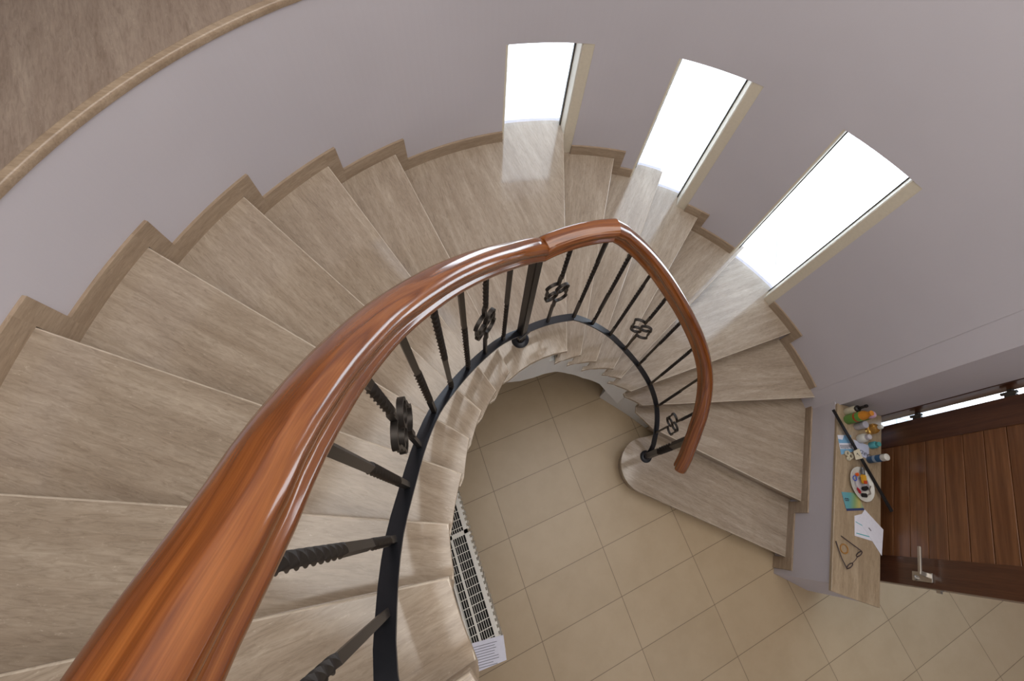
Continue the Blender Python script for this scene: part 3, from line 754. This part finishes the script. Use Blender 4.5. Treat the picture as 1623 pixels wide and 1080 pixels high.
def sheet(name, quad, z, th, mat, label, cat, sag=None, group=None, frame=None):
    bm = bmesh.new(); add_prism(bm, quad, z, z + th)
    o = link(name, bm, mat, None, frame); tag(o, label, cat, group); return o
pq = [(-0.295, -1.109), (-0.126, -1.014), (-0.065, -1.115), (-0.235, -1.235)]
pap = sheet('paper_sheet', pq, ZR + 0.0025, 0.002, M['paper'], 'sheet of white printed paper lying on the end of the radiator', 'paper')
bm = bmesh.new(); A = Vector(pq[0]); U = Vector(pq[1]) - A; V = Vector(pq[3]) - A
def lines(bm, A, U, V, z, rows, wd=0.012, u0=0.12, u1=0.85, v0=0.1, v1=0.9, seed=1):
    rnd = random.Random(seed)
    for i in range(rows):
        v = v0 + (v1 - v0) * (i + 0.5) / rows; e = u1 - rnd.random() * 0.2
        q = [A + U * u0 + V * v, A + U * e + V * v, A + U * e + V * (v + wd), A + U * u0 + V * (v + wd)]
        add_prism(bm, [tuple(x) for x in q], z, z + 0.0006)
lines(bm, A, U, V, ZR + 0.0045, 9, 0.02, seed=3); link('printed_lines', bm, M['ink'], pap)

# ------------------------------------------------------------------ things on the ledge
ZL = 0.750
def col(name, r, g, b, rough=0.4, **kw): return plain(name, srgb(r, g, b), rough, **kw)
def clear(name, r, g, b):
    m = NT(name); m.b.inputs['Base Color'].default_value = srgb(r, g, b); m.b.inputs['Transmission Weight'].default_value = 0.75
    m.b.inputs['Roughness'].default_value = 0.12; m.b.inputs['IOR'].default_value = 1.33; return m.m
def bottle(name, x, y, segs, label, cat, n=24, z=ZL):
    """segs: list of (part, material, profile) stacked at (x, y)"""
    e = tag(empty(name, (x, y, z)), label, cat)
    for part, mat, prof_ in segs: link(part, lathe([(a_ * 1.12, b_ * 1.2) for a_, b_ in prof_], n, Matrix.Translation((x, y, z))), mat, e, smooth=40)
    return e
black = col('black_plastic', 26, 24, 26, 0.35); cream = col('cream_label', 214, 206, 182); lime = col('lime_green', 104, 162, 70)
orange = col('orange_liquid', 206, 134, 44); redp = col('red_band', 190, 70, 34); pink = col('pink_cap', 206, 168, 190); dgreen = col('leaf_green', 92, 140, 60)
greyw = col('pale_grey', 196, 190, 196); amber = clear('pale_amber', 226, 178, 96); whitep = col('white_plastic', 222, 220, 212); teal = col('teal_plastic', 96, 178, 186)
blue = col('blue_can', 40, 82, 122); lilac = col('lilac_card', 196, 200, 222); sky = col('sky_blue_print', 120, 170, 208)
bottle('pump_bottle', 1.775, 0.975, [('body', cream, [(0, 0), (.021, 0), (.023, .004), (.023, .085), (.019, .095), (0, .097)]), ('pump', black, [(0, .095), (.018, .095), (.020, .112), (.008, .116), (.0085, .175), (.011, .178), (.009, .19), (0, .19)])],
       'cream bottle with a long black neck in the ledge corner', 'bottle')
bottle('juice_bottle', 1.785, 0.918, [('lower_sleeve', lime, [(0, 0), (.026, 0), (.029, .005), (.029, .085), (0, .085)]), ('red_band', redp, [(0, .085), (.0295, .085), (.0295, .10), (0, .10)]), ('upper_sleeve', lime, [(0, .10), (.029, .10), (.029, .135), (0, .135)]),
        ('neck', orange, [(0, .135), (.028, .135), (.026, .165), (.015, .19), (.013, .20), (0, .20)]), ('cap', orange, [(0, .20), (.015, .20), (.015, .22), (0, .22)])],
       'tall green and orange bottle with a red band', 'bottle')
bottle('lotion_bottle', 1.858, 0.952, [('body', dgreen, [(0, 0), (.022, 0), (.024, .01), (.023, .10), (.018, .11), (0, .11)]), ('cap', pink, [(0, .11), (.020, .11), (.022, .12), (.021, .15), (.014, .158), (0, .158)])],
       'green lotion bottle with a pink cap against the wall', 'bottle')
bottle('small_jar', 1.858, 0.893, [('body', greyw, [(0, 0), (.021, 0), (.022, .004), (.022, .05), (0, .05)]), ('lid', col('jar_lid', 176, 172, 182), [(0, .052), (.023, .052), (.023, .082), (.021, .086), (0, .086)])],
       'small pale grey jar with a dark line under its lid', 'jar')
bottle('perfume_bottle', 1.955, 0.905, [('body', amber, [(0, 0), (.028, 0), (.032, .01), (.031, .055), (.022, .075), (.012, .082), (.012, .09), (0, .09)]), ('cap', whitep, [(0, .09), (.013, .09), (.014, .11), (.010, .118), (0, .118)])],
       'clear amber perfume bottle with a pale stopper beside the door gap', 'bottle')
bottle('white_bottle', 1.885, 0.812, [('body', whitep, [(0, 0), (.024, 0), (.027, .006), (.026, .055), (.016, .068), (0, .068)]), ('cap', greyw, [(0, .068), (.017, .068), (.016, .092), (.012, .096), (0, .096)])],
       'short white bottle with a pale round cap', 'bottle')
bottle('teal_bottle', 1.975, 0.795, [('body', teal, [(0, 0), (.020, 0), (.022, .005), (.021, .045), (.016, .052), (0, .052)]), ('cap', col('teal_cap', 80, 160, 160), [(0, .052), (.015, .052), (.014, .072), (0, .074)])],
       'small teal bottle next to the white one', 'bottle')
bottle('spray_can', 1.962, 0.688, [('body', blue, [(0, 0), (.020, 0), (.021, .004), (.021, .105), (.018, .112), (0, .112)]), ('label_band', col('pale_band', 150, 170, 190), [(0, .05), (.0214, .05), (.0214, .072), (0, .072)]), ('cap', whitep, [(0, .112), (.019, .112), (.021, .118), (.020, .150), (.012, .156), (0, .156)])],
       'blue spray can with a white cap at the ledge edge', 'can')

def text_mesh(s, size, mat, name, parent, loc, rz, flip=False):
    cu = bpy.data.curves.new('tmp', 'FONT'); cu.body = s; cu.size = size; cu.extrude = 0.0004; cu.align_x = 'CENTER'; cu.align_y = 'CENTER'
    o = bpy.data.objects.new('tmp', cu); COL.objects.link(o)
    dg = bpy.context.evaluated_depsgraph_get(); me = bpy.data.meshes.new_from_object(o.evaluated_get(dg)); me.name = name
    bpy.data.objects.remove(o)
    me.transform(Matrix.Translation(loc) @ Matrix.Rotation(rz, 4, 'Z'))
    bm = bmesh.new(); bm.from_mesh(me); return link(name, bm, mat, parent)
inkb = col('dark_print', 52, 52, 66, 0.7)
# leaflet and card under the stick
lf = sheet('picture_leaflet', [(1.715, 0.780), (1.751, 0.652), (1.844, 0.707), (1.816, 0.816)], ZL + .0005, 0.0015, sky, 'blue and white picture leaflet near the ledge corner', 'leaflet')
bm = bmesh.new(); A = Vector((1.715, 0.780)); U = Vector((1.816, .816)) - A; V = Vector((1.751, .652)) - A
add_prism(bm, [tuple(A + V * .42), tuple(A + U + V * .42), tuple(A + U + V * .72), tuple(A + V * .72)], ZL + .002, ZL + .0026); add_prism(bm, [tuple(A), tuple(A + U * .5), tuple(A + U * .3 + V * .25), tuple(A + V * .2)], ZL + .002, ZL + .0026)
link('white_print', bm, M['paper'], lf)
bm = bmesh.new(); rnd = random.Random(5)
for i in range(9):
    u = 0.06 + i * 0.10; hh = 0.14 + 0.08 * rnd.random()
    add_prism(bm, [tuple(A + U * u + V * .5), tuple(A + U * (u + .05) + V * .5), tuple(A + U * (u + .05) + V * (.5 + hh)), tuple(A + U * u + V * (.5 + hh))], ZL + .0027, ZL + .003)
link('lettering', bm, inkb, lf)
cd = sheet('lilac_card', [(1.836, 0.791), (1.958, 0.790), (1.961, 0.694), (1.888, 0.690)], ZL + .0005, 0.0015, lilac, 'lilac printed card between the white bottle and the blue can', 'card')
text_mesh('CARDS', 0.036, inkb, 'lettering', cd, (1.928, 0.722, ZL + .0025), radians(172))
# stick
st = bmesh.new()
Aa, Bb = Vector((1.640, 0.934, ZL + 0.050)), Vector((2.10, 0.385, ZL + 0.048))
add_sweep(st, [Aa, Aa.lerp(Bb, .05), Aa.lerp(Bb, .5), Aa.lerp(Bb, .95), Bb], [(-.011, -.004), (.011, -.004), (.0125, 0), (.010, .005), (-.010, .005), (-.0125, 0)])
stick = link('flat_black_stick', st, black); tag(stick, 'long flat black stick lying diagonally across the ledge', 'stick')
tg = sheet('paper_tag', [(1.803, 0.687), (1.845, 0.722), (1.876, 0.664), (1.824, 0.634)], ZL + 0.056, 0.0012, cream, 'small cream paper tag lying on the black stick', 'tag')
text_mesh('7', 0.034, inkb, 'number', tg, (1.842, 0.676, ZL + .0575), radians(75))
# cream bow figurine
bm = bmesh.new()
for cx_, cy_, rr_ in ((1.788, .672, .014), (1.812, .660, .016), (1.800, .640, .011)):
    pts = [(cx_ + rr_ * cos(a_), cy_ + rr_ * sin(a_), ZL + .014) for a_ in np.linspace(0, 2 * pi, 15)]
    add_sweep(bm, pts, [(.006 * cos(b_), .013 * sin(b_)) for b_ in np.linspace(0, 2 * pi, 9)[:-1]])
tag(link('cream_curl_ornament', bm, cream, smooth=50), 'small cream curled ornament beside the paper tag', 'ornament')
# bowl
bc = Vector((1.893, 0.495)); ba = radians(-66)
bm = bmesh.new(); mt = Matrix.Translation((bc.x, bc.y, ZL)) @ Matrix.Rotation(ba, 4, 'Z') @ Matrix.Diagonal((1.32, 1.0, 1, 1))
add_lathe(bm, [(0, 0), (.045, 0), (.050, .004), (.078, .030), (.085, .036), (.083, .039), (.074, .032), (.048, .009), (0, .008)], 40, mt)
bowl = tag(link('oval_bowl', bm, whitep, smooth=45), 'oval white bowl filled with keys and trinkets', 'bowl')
dish_bm = lathe([(0.044, 0.0), (0.047, 0.0), (0.049, 0.022), (0.046, 0.024), (0.043, 0.003)], 32, Matrix.Translation((bc.x + .004, bc.y + .004, ZL + .0105)))
tag(link('glass_dish', dish_bm, greyw, smooth=45), 'small round pale dish inside the oval bowl', 'dish')
def trinket(name, bm, mat, label, cat, smooth=40): return tag(link(name, bm, mat, smooth=smooth), label, cat)
def rot_box(c, s, rz, bev=.002, ry=0):
    bm = bmesh.new(); add_box(bm, c, s, Matrix.Translation(c) @ Matrix.Rotation(rz, 4, 'Z') @ Matrix.Rotation(ry, 4, 'Y'))
    bmesh.ops.bevel(bm, geom=bm.edges[:], offset=bev, segments=2, affect='EDGES'); return bm
lg = tag(empty('glass_flask', (1.885, .545, ZL + .04)), 'amber glass flask lying across the bowl with its grey neck outwards', 'flask')
link('flask_body', rot_box((1.889, .525, ZL + .052), (.058, .036, .024), radians(-78), .005), col('amber_glass', 214, 160, 50, 0.15), lg, smooth=40)
link('flask_label', rot_box((1.894, .506, ZL + .0645), (.02, .026, .002), radians(-78), .0005), redp, lg)
link('flask_neck', lathe([(0, 0), (.014, 0), (.014, .03), (.010, .034), (.010, .048), (0, .048)], 20, Matrix.Translation((1.884, .555, ZL + .052)) @ Matrix.Rotation(radians(100), 4, 'Z') @ Matrix.Rotation(pi / 2, 4, 'Y')), col('smoky_grey', 96, 96, 98, 0.2), lg, smooth=40)
kf = tag(empty('car_key', (1.92, .452, ZL + .03)), 'black car key with a steel blade in the lower end of the bowl', 'key')
link('key_fob', rot_box((1.912, .428, ZL + .030), (.045, .026, .012), radians(15), .004), black, kf, smooth=40)
link('key_blade', rot_box((1.944, .446, ZL + .032), (.042, .007, .003), radians(48), .0008), M['steel'], kf)
trinket('black_keyring_pouch', rot_box((1.917, .474, ZL + .030), (.052, .028, .018), radians(28), .006), black, 'black leather key pouch in the middle of the bowl', 'pouch')
trinket('red_lighter', rot_box((1.876, .448, ZL + .026), (.040, .016, .012), radians(-50), .004), col('red_plastic', 176, 34, 48, 0.3), 'red plastic lighter in the lower left of the bowl', 'lighter')
trinket('orange_cap', rot_box((1.856, .548, ZL + .030), (.028, .020, .016), radians(30), .005), col('orange_plastic', 220, 96, 34, 0.3), 'orange plastic cap in the upper left of the bowl', 'cap')
bm = bmesh.new(); add_sweep(bm, [(1.838 + .013 * cos(a_), .516 + .015 * sin(a_), ZL + .034) for a_ in np.linspace(0, 2 * pi, 21)], [(.0035 * cos(b_), .0035 * sin(b_)) for b_ in np.linspace(0, 2 * pi, 9)[:-1]])
trinket('blue_ring', bm, col('blue_rubber', 70, 96, 190, 0.4), 'blue rubber ring on the left rim of the bowl', 'ring')
bm = bmesh.new(); add_sweep(bm, [(1.955, .505, ZL + .034), (1.945, .475, ZL + .036), (1.955, .452, ZL + .036), (1.935, .437, ZL + .036)], rect(.006, .003))
trinket('steel_key', bm, M['steel'], 'bare steel key on the right side of the bowl', 'key')
# gift cards
gq = [(1.764, 0.402), (1.878, 0.432), (1.928, 0.352), (1.802, 0.306)]
g1 = sheet('folded_booklet', [(x + .008, y - .012) for x, y in gq], ZL + .0005, .002, col('navy_print', 50, 62, 108), 'dark blue booklet underneath the teal one', 'booklet')
m = NT('teal_yellow_print'); tc = m.coords('Object', rand=False); sp = m.n('ShaderNodeSeparateXYZ'); m.l(tc, sp.inputs[0])
mr = m.n('ShaderNodeMapRange'); mr.inputs[1].default_value = 1.76; mr.inputs[2].default_value = 1.93; m.l(sp.outputs[0], mr.inputs[0])
m.l(m.ramp(mr.outputs[0], [(0.0, srgb(108, 160, 176)), (0.35, srgb(92, 158, 166)), (0.6, srgb(128, 160, 110)), (0.8, srgb(190, 178, 104)), (1.0, srgb(110, 160, 150))]), m.b.inputs['Base Color'])
g2 = sheet('folded_booklet', gq, ZL + .0027, .002, m.m, 'teal and yellow booklet lying beside the bowl', 'booklet')
text_mesh('8', 0.045, inkb, 'number', g2, (1.803, .365, ZL + .005), radians(-75))
# envelopes
e1 = sheet('envelope', [(1.866, 0.282), (1.919, 0.311), (1.995, 0.167), (1.872, 0.160)], ZL + .0005, .0018, M['paper'], 'white envelope with a teal stripe, partly under the other', 'envelope')
bm = bmesh.new(); add_prism(bm, [(1.882, .176), (1.975, .184), (1.974, .190), (1.882, .182)], ZL + .0024, ZL + .003); add_prism(bm, [(1.874, .245), (1.93, .235), (1.93, .240), (1.874, .250)], ZL + .0024, ZL + .003); link('teal_stripe', bm, teal, e1)
e2 = sheet('envelope', [(1.893, 0.268), (1.936, 0.345), (2.072, 0.262), (2.062, 0.100)], ZL + .003, .0018, M['paper'], 'lilac-white envelope on top, hanging over the ledge edge', 'envelope')
bm = bmesh.new(); add_prism(bm, [(1.965, .236), (1.969, .243), (1.986, .229), (1.983, .223)], ZL + .005, ZL + .0055); link('postmark', bm, M['ink'], e2)
# glasses with cord-like arms
gl = tag(empty('eyeglasses', (1.85, 0.02, ZL)), 'dark-framed eyeglasses with open arms on the bare end of the ledge', 'eyeglasses')
frm = col('tortoise_frame', 62, 46, 48, 0.3)
def tube(bm, pts, r, n=8):
    P = [Vector(p) for p in pts]; rings = []
    for i, p in enumerate(P):
        t = (P[min(len(P) - 1, i + 1)] - P[max(0, i - 1)]).normalized(); s = t.cross(Vector((0, 0, 1)));
        s = s.normalized() if s.length > 1e-3 else Vector((1, 0, 0)); u = s.cross(t)
        rings.append([bm.verts.new(p + s * r * cos(2 * pi * j / n) + u * r * sin(2 * pi * j / n)) for j in range(n)])
    for A_, B_ in zip(rings, rings[1:]):
        for j in range(n): bm.faces.new((A_[j], A_[(j + 1) % n], B_[(j + 1) % n], B_[j]))
    bm.faces.new(rings[0][::-1]); bm.faces.new(rings[-1])
L1, L2 = Vector((1.893, 0.058)), Vector((1.832, -0.030)); 
dirv = (L1 - L2).normalized(); 
bm = bmesh.new()
for c, a_ in ((L1, .022), (L2, .022)):
    pts = [(c.x + dirv.x * .024 * cos(t), c.y + dirv.y * .024 * cos(t), ZL + .022 + .019 * sin(t)) for t in np.linspace(0, 2 * pi, 21)]
    tube(bm, pts, .0032)
m_ = (L1 + L2) / 2
tube(bm, [tuple(L2 + dirv * .024) + (ZL + .026,), tuple(m_) + (ZL + .031,), tuple(L1 - dirv * .024) + (ZL + .026,)], .002)
link('lens_frame', bm, frm, gl, smooth=50)
for (s0, s1, s2) in (((1.907, .078), (1.87, .092), (1.775, .128)), ((1.812, -.055), (1.775, -.005), (1.742, .085))):
    bm = bmesh.new(); tube(bm, [s0 + (ZL + .028,), s1 + (ZL + .022,), s2 + (ZL + .004,)], .0034); link('temple_arm', bm, frm, gl, smooth=50)
for c in (L1, L2):
    bm = bmesh.new(); n_ = 20; v0 = bm.verts.new((c.x, c.y, ZL + .022)); vs_ = [bm.verts.new((c.x + dirv.x * .022 * cos(2 * pi * i / n_), c.y + dirv.y * .022 * cos(2 * pi * i / n_), ZL + .022 + .017 * sin(2 * pi * i / n_))) for i in range(n_)]
    for i in range(n_): bm.faces.new((v0, vs_[i], vs_[(i + 1) % n_]))
    link('lens', bm, M['glass'], gl)
bm = bmesh.new(); add_sweep(bm, [(1.801 + .026 * cos(t), .058 + .026 * sin(t), ZL + .0055) for t in np.linspace(0, 2 * pi, 33)], [(.004 * cos(b_), .005 * sin(b_)) for b_ in np.linspace(0, 2 * pi, 9)[:-1]])
tag(link('wooden_bangle', bm, col('honey_wood', 178, 128, 66, 0.4), smooth=50), 'thin honey-coloured wooden bangle between the glasses arms', 'bangle')
